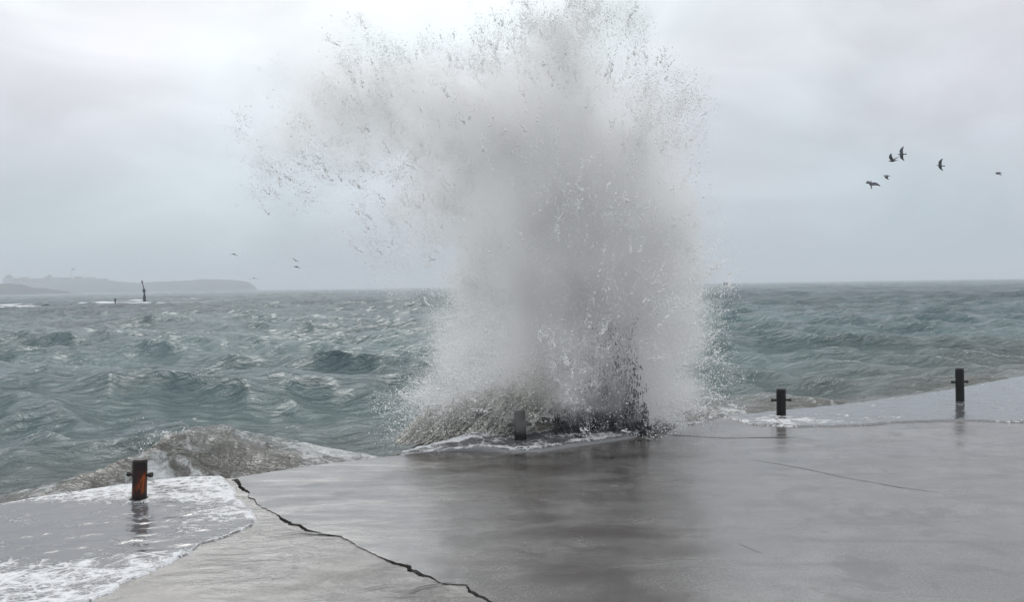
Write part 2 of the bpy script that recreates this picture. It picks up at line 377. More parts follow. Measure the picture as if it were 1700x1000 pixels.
# ------------------------------------------------------------------ sea
SEA = -0.38
def build_sea():
    nr, nc = 900, 640
    r = 5.5 * np.exp(np.linspace(0, math.log(3600 / 5.5), nr))
    th = np.radians(np.linspace(-44, 44, nc))
    RR, TH = np.meshgrid(r, th, indexing='ij')
    X = RR * np.sin(TH) * 1.0; Y = RR * np.cos(TH)
    Xf, Yf, Rf = X.ravel(), Y.ravel(), RR.ravel()
    dr = Rf * math.log(3600 / 5.5) / nr
    Z = np.zeros_like(Xf); DX = np.zeros_like(Xf); DY = np.zeros_like(Xf)
    g = np.random.default_rng(5)
    lam = np.concatenate([g.uniform(9, 22, 8), g.uniform(4, 9, 16), g.uniform(1.8, 4, 26), g.uniform(.7, 1.8, 34)])
    steep = np.zeros_like(Xf)
    for l in lam:
        main = R(252) if l > 1.8 else R(250)
        a = main + g.normal(0, .38 if l > 4 else .62)
        k = 2 * PI / l
        amp = (.0058 * l if l > 4 else .0098 * l) * g.uniform(.6, 1.3)
        amp = min(amp, .085)
        kx, ky = math.cos(a) * k, math.sin(a) * k
        att = sstep(1.5, 3.5, l / dr) if l < 9 else sstep(1.0, 2.5, l / dr)
        ph = kx * Xf + ky * Yf + g.uniform(0, 2 * PI)
        A = amp * att
        Z += A * np.cos(ph); q = .85
        DX -= q * A * kx / k * np.sin(ph); DY -= q * A * ky / k * np.sin(ph)
        steep += A * k * np.cos(ph)
    # uneven sea: groups of bigger and smaller waves
    P = np.stack([Xf * .05, Yf * .05, Xf * 0], 1); grp = .65 + .8 * fbm(P, 3, 3)
    Z *= grp
    d = (Yf - edgeY(Xf)) * .87                     # signed distance outwards from the quay
    calm = .45 + .55 * sstep(0, 5, d); Z *= calm
    # backwash wave piling up along the quay on the left
    pxs = 850 + F * Xf / np.maximum(Yf, 1)
    xs = np.array([-9, -6.5, -5.6, -5.0, -4.4, -3.9, -3.55, -3.1, -2.7, -2.3, -1.5])
    hs = np.array([.15, .26, .36, .46, .60, .84, .72, .50, .28, .12, .0])
    H = .14 * sstep(-1.3, -3.0, Xf) * sstep(-12, -7, Xf) + .33 * np.exp(-((Xf + 3.85) / .62) ** 2) + .20 * np.exp(-((Xf + 3.9) / 1.3) ** 2)
    off_ = .62 + .25 * np.sin(Xf * 1.3)
    dd = (d - off_)
    ridge = H * np.exp(-np.where(dd > 0, (dd / 1.25) ** 2, (dd / .46) ** 2))
    rough_ = fbm(np.stack([Xf * 3, Yf * 3, Xf * 0], 1), 5, 8, .6) - .5
    Z = Z * (1 - .5 * np.clip(ridge * 2, 0, 1)) + ridge * (1 + .40 * (fbm(np.stack([Xf * 6, Yf * 4, Xf * 0], 1), 5, 9, .6) - .5))
    # second, lower swell further right by the splash
    swell = .14 * np.exp(-((Xf - 5.5) / 4.5) ** 2 - ((d - 1.6) / .7) ** 2)
    Z += swell * (1 + .6 * rough_)
    Z += .10 * rough_ * np.exp(-np.clip(d, 0, 9) / 3.0) * (d > -1)
    Zf = SEA + Z
    Zf = np.where(d < -.02, np.minimum(Zf, -.30), Zf)
    m = sstep(0, 1.0, d)
    Xo, Yo = Xf + DX * m, Yf + DY * m
    foam = np.clip(.26 * np.exp(-np.clip(d, 0, 30) / 2.2), 0, 1) + .30 * sstep(.16, .42, steep * grp) * sstep(160, 20, Rf)
    foam -= .20 * np.exp(-((Xf - 6) / 3) ** 2 - (d / 3) ** 2)
    foam += .26 * np.exp(-((Xf - .2) / 2.6) ** 2 - ((d - 1.2) / 2.6) ** 2)
    foam += .16 * sstep(.05, .35, -(dd)) * (Xf < -2) * np.exp(-np.abs(d) / .6) + .10 * (H > .05) * np.exp(-(dd / .12) ** 2)
    foam += .16 * np.exp(-(Xf + 4) ** 2 / 6) * np.exp(-(d - .5) ** 2 / .8) + .24 * sstep(.42, .62, H) * np.exp(-((dd + .10) / .30) ** 2) + .34 * (H > .3) * np.exp(-((d - .12) / .16) ** 2)
    foam -= .24 * np.exp(-((dd + .05) / .33) ** 2) * (H > .2)
    pn = fbm(np.stack([Xf * .02, Yf * .035, Xf * 0], 1), 3, 30)
    foam += .16 * sstep(.45, .7, pn) * sstep(12, 40, Rf)
    foam += .10 * np.exp(-((Xf + 1.9) / 1.5) ** 2 - ((d - .9) / 1.1) ** 2) + .22 * np.exp(-((Xf - 3.4) / 1.6) ** 2 - ((d - 1.2) / 1.0) ** 2)
    sp = [ground(*p, SEA) for p in ((-200, 514), (-60, 511), (60, 508), (150, 503), (200, 505), (300, 504), (345, 503))]
    sy = np.interp(Xf, [p.x for p in sp], [p.y for p in sp], left=999, right=999)
    foam += 1.5 * fbm(np.stack([Xf * .08, Yf * .05, Xf * 0], 1), 3, 61) * np.exp(-((Yf - sy) / 9) ** 2)
    foam = np.clip(foam, 0, 1)
    turb = np.clip(np.exp(-np.clip(d - .6 + 1.2 * (fbm(np.stack([Xf * .8, Yf * .8, Xf * 0], 1), 4, 77) - .5), 0, 99) / (2.4 + 1.5 * (Xf > 2))), 0, 1) * .95 + .12 * sstep(120, 20, Rf)
    me = npmesh('sea', np.stack([Xo, Yo, Zf], 1), gridfaces(nr, nc))
    fattr(me, 'foam', foam); fattr(me, 'turbid', np.clip(turb, 0, 1)); fattr(me, 'far', sstep(15, 120, Rf))
    o = link('sea', me, M_SEA, smooth=True); o['kind'] = 'structure'; o['label'] = 'choppy grey-green sea stretching from the quay to the horizon'
build_sea()
# seabed under the water so the sheet never ends in nothing
me = bpy.data.meshes.new('seabed'); me.from_pydata([(-9000, -40, -3), (9000, -40, -3), (9000, 9000, -3), (-9000, 9000, -3)], [], [(0, 1, 2, 3)])
o = link('seabed', me, simple('seabed', (.05, .10, .10), .5, .1, .01)); o['kind'] = 'structure'; o['label'] = 'dark seabed far under the water'

# ------------------------------------------------------------------ haze
def build_haze():
    bm = bmesh.new(); bmesh.ops.create_cube(bm, size=1)
    bmesh.ops.scale(bm, vec=(9600, 9200, 90), verts=bm.verts); bmesh.ops.translate(bm, vec=(0, 4400, 39), verts=bm.verts)
    m = bpy.data.materials.new('sea_haze'); m.use_nodes = True; n = m.node_tree.nodes; n.remove(n['Principled BSDF'])
    v = n.new('ShaderNodeVolumePrincipled'); v.inputs['Color'].default_value = (.86, .90, .95, 1); v.inputs['Density'].default_value = .00056
    m.node_tree.links.new(v.outputs[0], n['Material Output'].inputs['Volume'])
    o = frombm('haze', bm, m); tag(o, 'pale sea haze hanging over the water', 'haze', kind='stuff')
build_haze()

# ------------------------------------------------------------------ wash of foam on the quay, left
def sheet(name, outline, z, thick, mat, res, foamfn, label, cat, seed, wave=.012):
    P = jag(outline + [outline[0]], .04, .06, seed)[:-1]
    A = np.array([(p.x, p.y) for p in P])
    x0, y0 = A.min(0); x1, y1 = A.max(0)
    nx = int((x1 - x0) / res) + 2; ny = int((y1 - y0) / res) + 2
    gx, gy = np.meshgrid(np.linspace(x0, x1, nx), np.linspace(y0, y1, ny), indexing='ij'); gx, gy = gx.ravel(), gy.ravel()
    ins = np.zeros(len(gx), bool); n = len(A); dist = np.full(len(gx), 1e9)
    for i in range(n):
        a, b = A[i], A[(i + 1) % n]
        c = ((a[1] > gy) != (b[1] > gy)) & (gx < (b[0] - a[0]) * (gy - a[1]) / (b[1] - a[1] + 1e-12) + a[0]); ins ^= c
        ab = b - a; t = np.clip(((gx - a[0]) * ab[0] + (gy - a[1]) * ab[1]) / (ab @ ab + 1e-12), 0, 1)
        dist = np.minimum(dist, np.hypot(gx - a[0] - t * ab[0], gy - a[1] - t * ab[1]))
    nz_ = fbm(np.stack([gx * 5, gy * 8, gx * 0], 1), 4, seed, .55) - .5
    zz = z + thick * np.sqrt(np.clip(dist / .05, 0, 1)) + wave * 2 * nz_ * np.clip(dist / .15, 0, 1)
    F_ = gridfaces(nx, ny); keep = ins[F_].all(1); F_ = F_[keep]
    used = np.unique(F_); remap = -np.ones(len(gx), int); remap[used] = np.arange(len(used))
    zz = np.where(dist < res * 1.5, z - .01, zz)
    me = npmesh(name, np.stack([gx, gy, zz], 1)[used], remap[F_])
    fattr(me, 'foam', foamfn(gx, gy, dist)[used])
    o = link(name, me, mat, smooth=True); tag(o, label, cat, kind='stuff')
    me.flip_normals() if me.polygons[0].normal.z < 0 else None
    return o
wash_px = [(-420, 930), (-300, 885), (-160, 866), (0, 838), (110, 820), (200, 806), (300, 794), (372, 791), (392, 812), (400, 828), (420, 845), (430, 860), (424, 874), (396, 886), (372, 895), (340, 906), (322, 920),
           (290, 936), (262, 950), (236, 962), (205, 972), (190, 987), (160, 1003), (110, 1040), (0, 1120), (-200, 1260), (-700, 1500)]
wash = [ground(*p, -.01) for p in wash_px]
c1 = ground(120, 880)
def wf(x, y, d):
    # smooth shining water in the middle, lace towards the front and the right tongue
    q = ((x - (c1.x - .5)) / 2.1) ** 2 + ((y - c1.y) / .80) ** 2
    f = -.05 + .72 * sstep(.35, 2.0, q) + .28 * np.exp(-d / .07)
    t = ground(370, 858); f += .30 * np.exp(-((x - t.x) ** 2 + (y - t.y) ** 2) / .35)
    return np.clip(f, 0, 1.2)
sheet('foam_wash', wash, -.008, .014, M_WASH, .018, wf, 'lacy white foam wash spread over the quay round the rusty bollard', 'foam', 60, .008)
# thin tongue of water with a dark rim round the two right bollards
w2 = [(1112, 714), (1180, 694), (1260, 686), (1400, 672), (1560, 650), (1700, 624), (1900, 600), (1900, 715), (1700, 703), (1600, 700), (1500, 703), (1420, 709), (1340, 711), (1290, 710), (1240, 706), (1200, 694), (1160, 706)]
def wf2(x, y, d):
    t = ground(1290, 700); return np.clip(.02 + .7 * np.exp(-((x - t.x) / 1.1) ** 2 - ((y - t.y) / .35) ** 2) + .35 * np.exp(-d / .05), 0, 1)
sheet('thin_wash', [ground(*p) for p in w2], 0.0, .018, M_WASH, .03, wf2, 'thin sheet of runoff lying round the two right bollards', 'runoff water', 70, .004)

# ------------------------------------------------------------------ bollards
def cyl(bm, r, z0, z1, seg=20, r2=None):
    g = bmesh.ops.create_cone(bm, cap_ends=True, segments=seg, radius1=r, radius2=r if r2 is None else r2, depth=z1 - z0)
    bmesh.ops.translate(bm, vec=(0, 0, (z0 + z1) / 2), verts=g['verts']); return g['verts']
M_IRON = simple('black_iron', (.012, .010, .010), .5, .3, 30)
def bollard(px, pyb, pyt, halfw, lean, amount, label, bar_ang, sunk=0.10):
    p = ground(px, pyb); s_ = p.y / F; h = (pyb - pyt) * s_; r = halfw * s_
    root = empty('bollard', (p.x, p.y, 0), 0); root.rotation_euler = (0, R(lean), 0)
    tag(root, label, 'bollard', 'bollards along the quay edge')
    mat = mat_rust('bollard_iron', amount)
    bm = bmesh.new(); prof = [(r * 1.0, -.05), (r, h * .3), (r * 1.0, h * .93), (r * .97, h * .985), (r * .86, h)]
    for k, (rr, z) in enumerate(prof):
        for j in range(24):
            a = 2 * PI * j / 24; q = rr * (1 + .02 * math.sin(3 * a + z * 9) + random.uniform(-.006, .006)); bm.verts.new((q * math.cos(a), q * math.sin(a), z))
    bm.verts.ensure_lookup_table()
    for k in range(len(prof) - 1):
        for j in range(24): bm.faces.new([bm.verts[k * 24 + j], bm.verts[k * 24 + (j + 1) % 24], bm.verts[(k + 1) * 24 + (j + 1) % 24], bm.verts[(k + 1) * 24 + j]])
    frombm('post', bm, mat, root, True)
    bm = bmesh.new(); cyl(bm, r * .84, h - .004, h + .004); frombm('cap_plate', bm, mat, root)
    hz = h * .60
    for sgn in (-1, 1):
        bm = bmesh.new(); L_ = r * 1.0
        vs_ = cyl(bm, .020, 0, L_, 12, .016)
        ev = cyl(bm, .025, L_ - .02, L_ + .004, 12)
        bmesh.ops.rotate(bm, cent=(0, 0, 0), matrix=Matrix.Rotation(R(90) * sgn, 3, 'Y'), verts=bm.verts)
        bmesh.ops.translate(bm, vec=(sgn * r * .96, 0, hz), verts=bm.verts)
        o = frombm('crossbar', bm, M_IRON, root); o.rotation_euler = (0, R(-bar_ang * sgn), 0)
    bm = bmesh.new(); cyl(bm, r * 1.25, -.04, .012, 24); frombm('base_flange', bm, mat, root)
    return root
bollard(231, 829, 763, 11.6, 3.0, 1.0, 'rusty orange-streaked bollard standing in the foam on the left', 4)
bollard(864, 738, 683, 9.5, 0, 0, 'grey-veiled bollard standing in front of the bursting wave', 0)
bollard(1297, 691, 646, 7.6, 0, 0, 'short black bollard on the quay just right of the splash', -2)
bollard(1594, 668, 612, 6.6, -1.0, 0, 'black bollard farthest to the right with its reflection below', 0)

# ------------------------------------------------------------------ splash
def px2(px, py, Y): return at(px, py, Y)
# (px, py, rx, ry, depth Y, depth sigma, weight, noise threshold)
BL = [
 (935, 110, 95, 75, 10.9, .45, 1.6, .30), (925, 220, 100, 90, 10.9, .5, 2.4, .22), (940, 340, 105, 90, 10.8, .5, 3.4, .12),
 (955, 460, 120, 90, 10.8, .5, 4.8, .05), (950, 570, 125, 80, 10.8, .5, 4.8, .08), (900, 650, 120, 50, 10.9, .35, 3.2, .12), (900, 620, 120, 40, 10.15, .14, .60, .38), (720, 700, 60, 40, 10.2, .14, .22, .36), (1040, 660, 55, 45, 10.2, .15, .25, .42), (305, 722, 30, 10, 9.6, .12, .05, .42),
 (900, 55, 75, 26, 10.9, .4, .45, .40), (985, 48, 50, 26, 10.9, .4, .35, .42),
 (1045, 240, 70, 90, 11.0, .45, .95, .40), (1070, 360, 66, 100, 11.0, .45, 1.5, .32), (1082, 490, 58, 90, 11.0, .45, 1.5, .28), (1068, 610, 62, 60, 11.0, .45, 1.3, .3),
 (1100, 190, 40, 55, 11.0, .4, .20, .47), (1125, 300, 32, 80, 11.0, .4, .25, .45), (1135, 480, 28, 90, 11.0, .4, .28, .42), (1060, 675, 80, 28, 10.9, .35, .5, .35), (1130, 650, 60, 40, 11.2, .4, .35, .35),
 (640, 140, 90, 50, 10.9, .5, .58, .46), (740, 165, 90, 60, 10.9, .5, .75, .42), (820, 190, 70, 90, 10.9, .5, .9, .35), (690, 230, 120, 55, 10.9, .5, .50, .47),
 (530, 170, 80, 60, 11.0, .5, .34, .48), (470, 250, 75, 65, 11.0, .5, .22, .50), (560, 270, 100, 60, 11.0, .5, .34, .49), (610, 60, 40, 25, 11.0, .4, .07, .5),
 (780, 310, 70, 80, 10.9, .5, .9, .38), (690, 350, 90, 60, 11.0, .5, .40, .46), (800, 430, 50, 90, 10.8, .45, .8, .38), (760, 560, 48, 90, 10.7, .45, .6, .40),
 (725, 670, 50, 50, 10.5, .35, .55, .34), (650, 430, 80, 60, 11.2, .5, .18, .50), (790, 660, 60, 50, 10.5, .3, .5, .30),
]
def sample(n, seed, thr_add=0.0, warp=.30, tail=1.0, arms=False, rim=False):
    g = np.random.default_rng(seed)
    wts = np.array([b[6] * (b[7] >= .38 and b[1] < 450 if arms else 1 if not rim else (.25 if b[7] < .25 else 1.0)) for b in BL]); wts = wts / wts.sum()
    out = []
    total = 0
    while total < n:
        k = g.choice(len(BL), size=n, p=wts)
        B = np.array(BL)[k]
        u = g.normal(size=(n, 3)); nr_ = np.linalg.norm(u, axis=1, keepdims=True)
        u = u / nr_ * np.minimum(nr_, 2.3)
        px = B[:, 0] + u[:, 0] * B[:, 2] * .62 * tail; py = B[:, 1] + u[:, 1] * B[:, 3] * .62 * tail; Y = B[:, 4] + u[:, 2] * B[:, 5] * .8
        d = np.array(RM) @ np.stack([(px - 850) / F, -(py - 500) / F, -np.ones(n)])
        P = (np.array(CAM)[:, None] + d * (Y / d[1])).T
        nn = fbm(P * np.array([1.15, 1.15, 1.35]), 6, 77, .62)
        keep = nn > (B[:, 7] + thr_add + .035 * g.normal(size=n)) 
        W = np.stack([fbm(P * 2.1 + q * 31, 3, 90 + q) - .5 for q in range(3)], 1) * warp * 2.2 + np.stack([fbm(P * .9 + q * 13, 2, 190 + q) - .5 for q in range(3)], 1) * warp * 1.5
        W -= W.mean(0)
        P = P + W
        keep &= P[:, 2] > .03
        P = P[keep]; out.append(P); total += len(P)
    return np.concatenate(out)[:n]
def droplets(centers, radii, stretch=None, seed=1):
    """octahedra, stretched along a direction"""
    n = len(centers); g = np.random.default_rng(seed)
    base = np.array([(1, 0, 0), (-1, 0, 0), (0, 1, 0), (0, -1, 0), (0, 0, 1), (0, 0, -1)], float)
    fc = np.array([(0, 2, 4), (2, 1, 4), (1, 3, 4), (3, 0, 4), (2, 0, 5), (1, 2, 5), (3, 1, 5), (0, 3, 5)])
    q = g.normal(size=(n, 4)); q /= np.linalg.norm(q, axis=1, keepdims=True)
    w_, x, y, z = q.T
    Rm = np.stack([1 - 2 * (y * y + z * z), 2 * (x * y - z * w_), 2 * (x * z + y * w_), 2 * (x * y + z * w_), 1 - 2 * (x * x + z * z), 2 * (y * z - x * w_), 2 * (x * z - y * w_), 2 * (y * z + x * w_), 1 - 2 * (x * x + y * y)], 1).reshape(n, 3, 3)
    sc = g.uniform(.6, 1.4, (n, 1, 3))
    Vv = np.einsum('nij,nkj->nki', Rm, base[None] * sc) * radii[:, None, None]
    if stretch is not None:
        Vv = Vv + (Vv * stretch[:, None, :]).sum(2, keepdims=True) * stretch[:, None, :] * 1.5
    Vv = Vv + centers[:, None, :]
    F_ = (fc[None] + (np.arange(n) * 6)[:, None, None]).reshape(-1, 3)
    return Vv.reshape(-1, 3), F_
def cluster(name, n, sig, rmin, rmax, seed):
    g = np.random.default_rng(seed)
    c = g.normal(0, sig, (n, 3)); c[:, 2] *= 1.5
    c += (np.stack([vnoise(c * 18 + 9 * q, 50 + q + seed) for q in range(3)], 1) - .5) * sig * 1.2
    r = rmin + (rmax - rmin) * g.random(n) ** 3
    V_, F_ = droplets(c, r, None, seed)
    return npmesh(name, V_, F_)
def surge_mat(name, a, b, thr, c2=(.55, .55, .54)):
    s = NT(name); n = s.noise(s.mapping((1, 1, 1)), 3.0, 8, .7, 1.0); m = s.noise(s.mapping((2.5, 1, .6), (0, R(-35), 0)), 3.0, 6, .65, .5)
    f = s.mr(s.math('ADD', s.math('MULTIPLY', n, .5), s.math('MULTIPLY', m, .5)), thr, thr + .12, 0, 1, True)
    base = s.mix(s.mr(m, .35, .65, 0, 1), a, b)
    s.set(Base_Color=s.mix(f, base, c2), Roughness=s.mix(f, (.18,) * 3, (.7,) * 3), IOR=1.34, Normal=s.bump(n, .06, 1.0))
    return s.m
M_SURGE = surge_mat('surge_water', (.21, .205, .175), (.32, .31, .275), .50, (.55, .55, .53))
M_DARKW = surge_mat('dark_water', (.04, .042, .048), (.12, .124, .128), .52, (.40, .40, .41))
splash = empty('wave_splash', tuple(px2(930, 738, 10.4)), 0)
splash.location.z = 0
tag(splash, 'towering plume of grey-white spray bursting up over the quay edge', 'wave splash', kind='stuff')
S0 = splash.location.copy()
def gn_cloud(name, P, meshes, smin, smax, mat, seed):
    me = bpy.data.meshes.new(name); Pl = P - np.array(S0)
    me.vertices.add(len(P)); me.vertices.foreach_set('co', Pl.astype(np.float32).ravel())
    g = np.random.default_rng(seed)
    # clumps fly outwards: their long axis follows the jet
    src = np.array(px2(940, 760, 10.8)); dv = P - src; dv[:, 0] *= 1.2; dv += g.normal(0, .8, dv.shape)
    yaw = np.arctan2(dv[:, 1], dv[:, 0]); tilt = np.arctan2(np.hypot(dv[:, 0], dv[:, 1]), dv[:, 2])
    rot = np.stack([np.zeros(len(P)), tilt, yaw], 1)
    a = me.attributes.new('rot', 'FLOAT_VECTOR', 'POINT'); a.data.foreach_set('vector', rot.astype(np.float32).ravel())
    fattr(me, 'scl', smin + (smax - smin) * g.random(len(P)) ** 2)
    ob = link(name, me, mat, splash)
    ng = bpy.data.node_groups.new(name + '_nodes', 'GeometryNodeTree')
    ng.interface.new_socket('Geometry', in_out='INPUT', socket_type='NodeSocketGeometry'); ng.interface.new_socket('Geometry', in_out='OUTPUT', socket_type='NodeSocketGeometry')
    gi = ng.nodes.new('NodeGroupInput'); go = ng.nodes.new('NodeGroupOutput')
    j = ng.nodes.new('GeometryNodeGeometryToInstance')
    for m_ in reversed(meshes):
        t = bpy.data.objects.new(m_.name, m_)
        if not m_.materials: m_.materials.append(mat)
        oi = ng.nodes.new('GeometryNodeObjectInfo'); oi.inputs['Object'].default_value = t
        ng.links.new(oi.outputs['Geometry'], j.inputs[0])
    ip = ng.nodes.new('GeometryNodeInstanceOnPoints'); ip.inputs['Pick Instance'].default_value = True
    def named(nm, ty):
        n = ng.nodes.new('GeometryNodeInputNamedAttribute'); n.data_type = ty; n.inputs['Name'].default_value = nm
        return [o for o in n.outputs if o.enabled and o.name == 'Attribute'][0]
    er = ng.nodes.new('FunctionNodeEulerToRotation'); ng.links.new(named('rot', 'FLOAT_VECTOR'), er.inputs[0])
    ng.links.new(gi.outputs[0], ip.inputs['Points']); ng.links.new(j.outputs[0], ip.inputs['Instance'])
    ng.links.new(er.outputs[0], ip.inputs['Rotation']); ng.links.new(named('scl', 'FLOAT'), ip.inputs['Scale'])
    ng.links.new(ip.outputs[0], go.inputs[0])
    md = ob.modifiers.new('scatter', 'NODES'); md.node_group = ng
    ob['kind'] = 'stuff'
    return ob
def fan(name, base, top, mat, thr0, thr1, bulge, nu, nv, seed, folds=.05, shear=0.0):
    """sheet of thrown water: rises from the base line to the top line, bulging towards the quay, torn open higher up"""
    def poly(ln, u):
        q = np.array([tuple(at(*p)) for p in ln]); t = np.linspace(0, 1, len(ln)); return np.stack([np.interp(u, t, q[:, k]) for k in range(3)], 1)
    u = np.linspace(0, 1, nu); v = np.linspace(0, 1, nv)
    B, T = poly(base, u), poly(top, u)
    U, Vv = np.meshgrid(u, v, indexing='ij')
    P = B[:, None, :] * (1 - Vv[..., None]) + T[:, None, :] * Vv[..., None]
    P[..., 1] -= bulge * np.sin(Vv * PI * .8)
    st = fbm(np.stack([(U * 26 - Vv * shear * 10).ravel(), (Vv * 2.5).ravel(), U.ravel() * 0 + seed], 1), 4, seed, .6).reshape(U.shape) - .5
    rg = fbm(np.stack([(U * 30).ravel(), (Vv * 22).ravel(), U.ravel() * 0], 1), 4, seed + 3, .6).reshape(U.shape) - .5
    P[..., 1] += folds * 4 * st + .10 * rg; P[..., 0] += folds * 2 * rg; P[..., 2] += .10 * rg * Vv
    B_off = 0
    hole = fbm(np.stack([(U * 22 - Vv * shear * 8).ravel(), (Vv * 7).ravel(), U.ravel() * 0 + 5], 1), 5, seed + 7, .65).reshape(U.shape)
    F_ = gridfaces(nu, nv); hv = (hole > thr0 + (thr1 - thr0) * Vv ** 1.2).ravel()
    F_ = F_[hv[F_].all(1)]
    V3 = P.reshape(-1, 3); used = np.unique(F_); rm_ = -np.ones(len(V3), int); rm_[used] = np.arange(len(used))
    o = link(name, npmesh(name, V3[used] - np.array(S0), rm_[F_]), mat, splash, True); o['kind'] = 'stuff'
    md = o.modifiers.new('thickness', 'SOLIDIFY'); md.thickness = .02
    return o
fan('water_sheet', [(655, 758, 9.9), (715, 752, 9.9), (780, 748, 9.9), (860, 742, 10.1), (930, 738, 10.3)], [(690, 744, 10.4), (745, 708, 10.5), (800, 668, 10.6), (860, 640, 10.7), (920, 690, 10.7)], M_SURGE, .02, .60, .10, 260, 80, 5, .022, .9)
def dark_jets(n, seed):
    """ropes of dark unbroken water thrown up at the foot of the plume"""
    g = np.random.default_rng(seed); C_ = []; R_ = []; D_ = []
    for q in range(n):
        u = g.beta(2.4, 2.2); px = 895 + 200 * u; b = at(px, 744 - 30 * u, 10.25 + .35 * u); hgt = (.25 + 1.5 * math.exp(-((px - 1025) / 42) ** 2) * g.random() + .2 * g.random()) * min(1, (1 - u) * 4 + .15)
        k = int(30 + 60 * hgt); t = g.random(k) ** 1.25; ln = g.normal(-.10, .16); bend = g.normal(0, .10)
        keep = vnoise(np.stack([t * 5 + q, t * 0 + q * 3.1, t * 0], 1), 3) > .30 + .25 * t; t = t[keep]; k = len(t)
        b = Vector((b.x, b.y + .12, b.z)); P = np.stack([b.x + ln * t * hgt + bend * t * t, b.y + g.normal(0, .10) - .10 * np.sin(t * 3), b.z + t * hgt], 1) + g.normal(0, .010 + .02 * t[:, None], (k, 3))
        d = np.array([ln, 0, 1.0]); d /= np.linalg.norm(d)
        C_.append(P); R_.append(np.maximum(.004, (.020 - .014 * t) * g.uniform(.4, 1.3, k))); D_.append(np.repeat(d[None], k, 0))
    return np.concatenate(C_), np.concatenate(R_), np.concatenate(D_)
def sweeps(n, seed):
    """long ropes of murky water swept up and to the right at the left foot of the plume"""
    g = np.random.default_rng(seed); C_ = []; R_ = []; D_ = []
    for q in range(n):
        px = g.uniform(655, 850); b = Vector(at(px, 758 - 18 * (px - 655) / 200, 10.0 + g.uniform(-.05, .35))); L_ = g.uniform(.35, 1.0) * (.6 + .7 * (px - 655) / 200)
        k = int(110 * L_); t = np.sort(g.random(k)); sl = g.normal(.75, .13); cur = g.uniform(.15, .5)
        P = np.stack([b.x + L_ * t * .78, b.y + .15 * t + g.normal(0, .01, k), max(.02, b.z) + L_ * t * sl * (1 - cur) + L_ * cur * t * t], 1) + g.normal(0, .006 + .014 * t[:, None], (k, 3))
        d = np.stack([np.full(k, .78), np.full(k, .15), sl * (1 - cur) + 2 * cur * t], 1); d /= np.linalg.norm(d, axis=1, keepdims=True)
        C_.append(P); R_.append((.011 - .005 * t) * g.uniform(.5, 1.2, k)); D_.append(d)
    return np.concatenate(C_), np.concatenate(R_), np.concatenate(D_)
WP, WR, WD = sweeps(300, 51)
V_, F_ = droplets(WP - np.array(S0), WR, WD, 52)
o = link('swept_water', npmesh('swept_water', V_, F_), simple('murky_water', (.60, .59, .55), .4, .40, 4.0), splash); o['kind'] = 'stuff'
JP, JR, JD = dark_jets(210, 44)
V_, F_ = droplets(JP - np.array(S0), JR, JD, 45)
o = link('dark_jets', npmesh('dark_jets', V_, F_), M_DARKW, splash); o['kind'] = 'stuff'
def surge():
    front = [(665, 757), (700, 753), (760, 750), (800, 751), (850, 753), (900, 752), (950, 744), (1000, 737), (1050, 729), (1090, 717), (1130, 706)]
    A = jag([ground(*p) for p in front], .03, .03, 33); n = len(A); m = 26; V = []; fo = []
    nn = fbm(np.array([(p.x * 2, p.y * 2, 1.) for p in A]), 4, 34)
    for i, p in enumerate(A):
        yb = float(edgeY(p.x)) + .25; e = min(1, i / 30, (n - 1 - i) / 14)
        for j in range(m):
            t = j / (m - 1)
            hgt = e * (.02 + .09 * nn[i]) * math.sin(min(1, t * 9) * PI / 2) + e * .10 * t * t
            V.append((p.x, p.y + max(.05, yb - p.y) * t - .02 * math.sin(min(1, t * 9) * PI), hgt - (.02 if j == 0 else 0)))
            fo.append(.38 * math.exp(-abs(t - .12) / .06) + .30 + (.4 if t > .7 else 0) if t > .06 else .0)
    V = np.array(V); q = fbm(V * np.array([7, 7, 0]), 5, 35, .6) - .5
    V[:, 2] += .06 * q * (V[:, 2] > .02)
    me = npmesh('surge_wash', V - np.array(S0), gridfaces(n, m)); fattr(me, 'foam', fo)
    o = link('surge_wash', me, M_WASH, splash, True); o['kind'] = 'stuff'
    me.flip_normals() if sum(p.normal.z for p in me.polygons[:200]) < 0 else None
surge()
VB = [  # px, py, rx, ry, Y, ry_depth(m), weight
 (925, 110, 105, 80, 10.9, .60, .60), (930, 230, 115, 95, 10.9, .7, .95), (940, 350, 120, 95, 10.85, .75, 1.25), (950, 470, 130, 95, 10.85, .8, 1.5), (945, 580, 130, 80, 10.85, .75, 1.45), (905, 665, 120, 45, 10.9, .6, 1.1),
 (1060, 260, 85, 100, 11.0, .6, .55), (1090, 400, 80, 110, 11.0, .6, .75), (1100, 530, 75, 90, 11.0, .6, .8), (1080, 640, 75, 55, 11.0, .5, .8), (1125, 430, 48, 130, 11.0, .5, .28), (1130, 655, 75, 45, 11.3, .6, .30),
 (640, 150, 115, 65, 10.95, .6, .52), (740, 175, 100, 65, 10.95, .6, .55), (810, 200, 80, 90, 10.95, .6, .5), (690, 240, 130, 60, 10.95, .6, .44), (530, 190, 115, 75, 11.0, .6, .38), (460, 250, 105, 65, 11.0, .6, .30),
 (770, 320, 90, 80, 10.95, .6, .36), (670, 360, 120, 75, 11.0, .6, .27), (790, 440, 62, 90, 10.9, .6, .6), (755, 570, 65, 90, 10.85, .55, .5), (735, 670, 60, 50, 10.7, .45, .55), (650, 480, 110, 90, 11.3, .7, .17), (640, 640, 90, 70, 11.3, .6, .10),
 (900, 650, 110, 42, 10.1, .18, .62), (770, 690, 70, 34, 9.95, .14, .46), (865, 700, 45, 20, 9.8, .10, .36), (1085, 695, 50, 26, 10.4, .2, .45), (690, 735, 40, 20, 10.0, .15, .3), (1000, 660, 75, 45, 10.05, .14, .42), (305, 722, 34, 10, 9.6, .18, .5)]
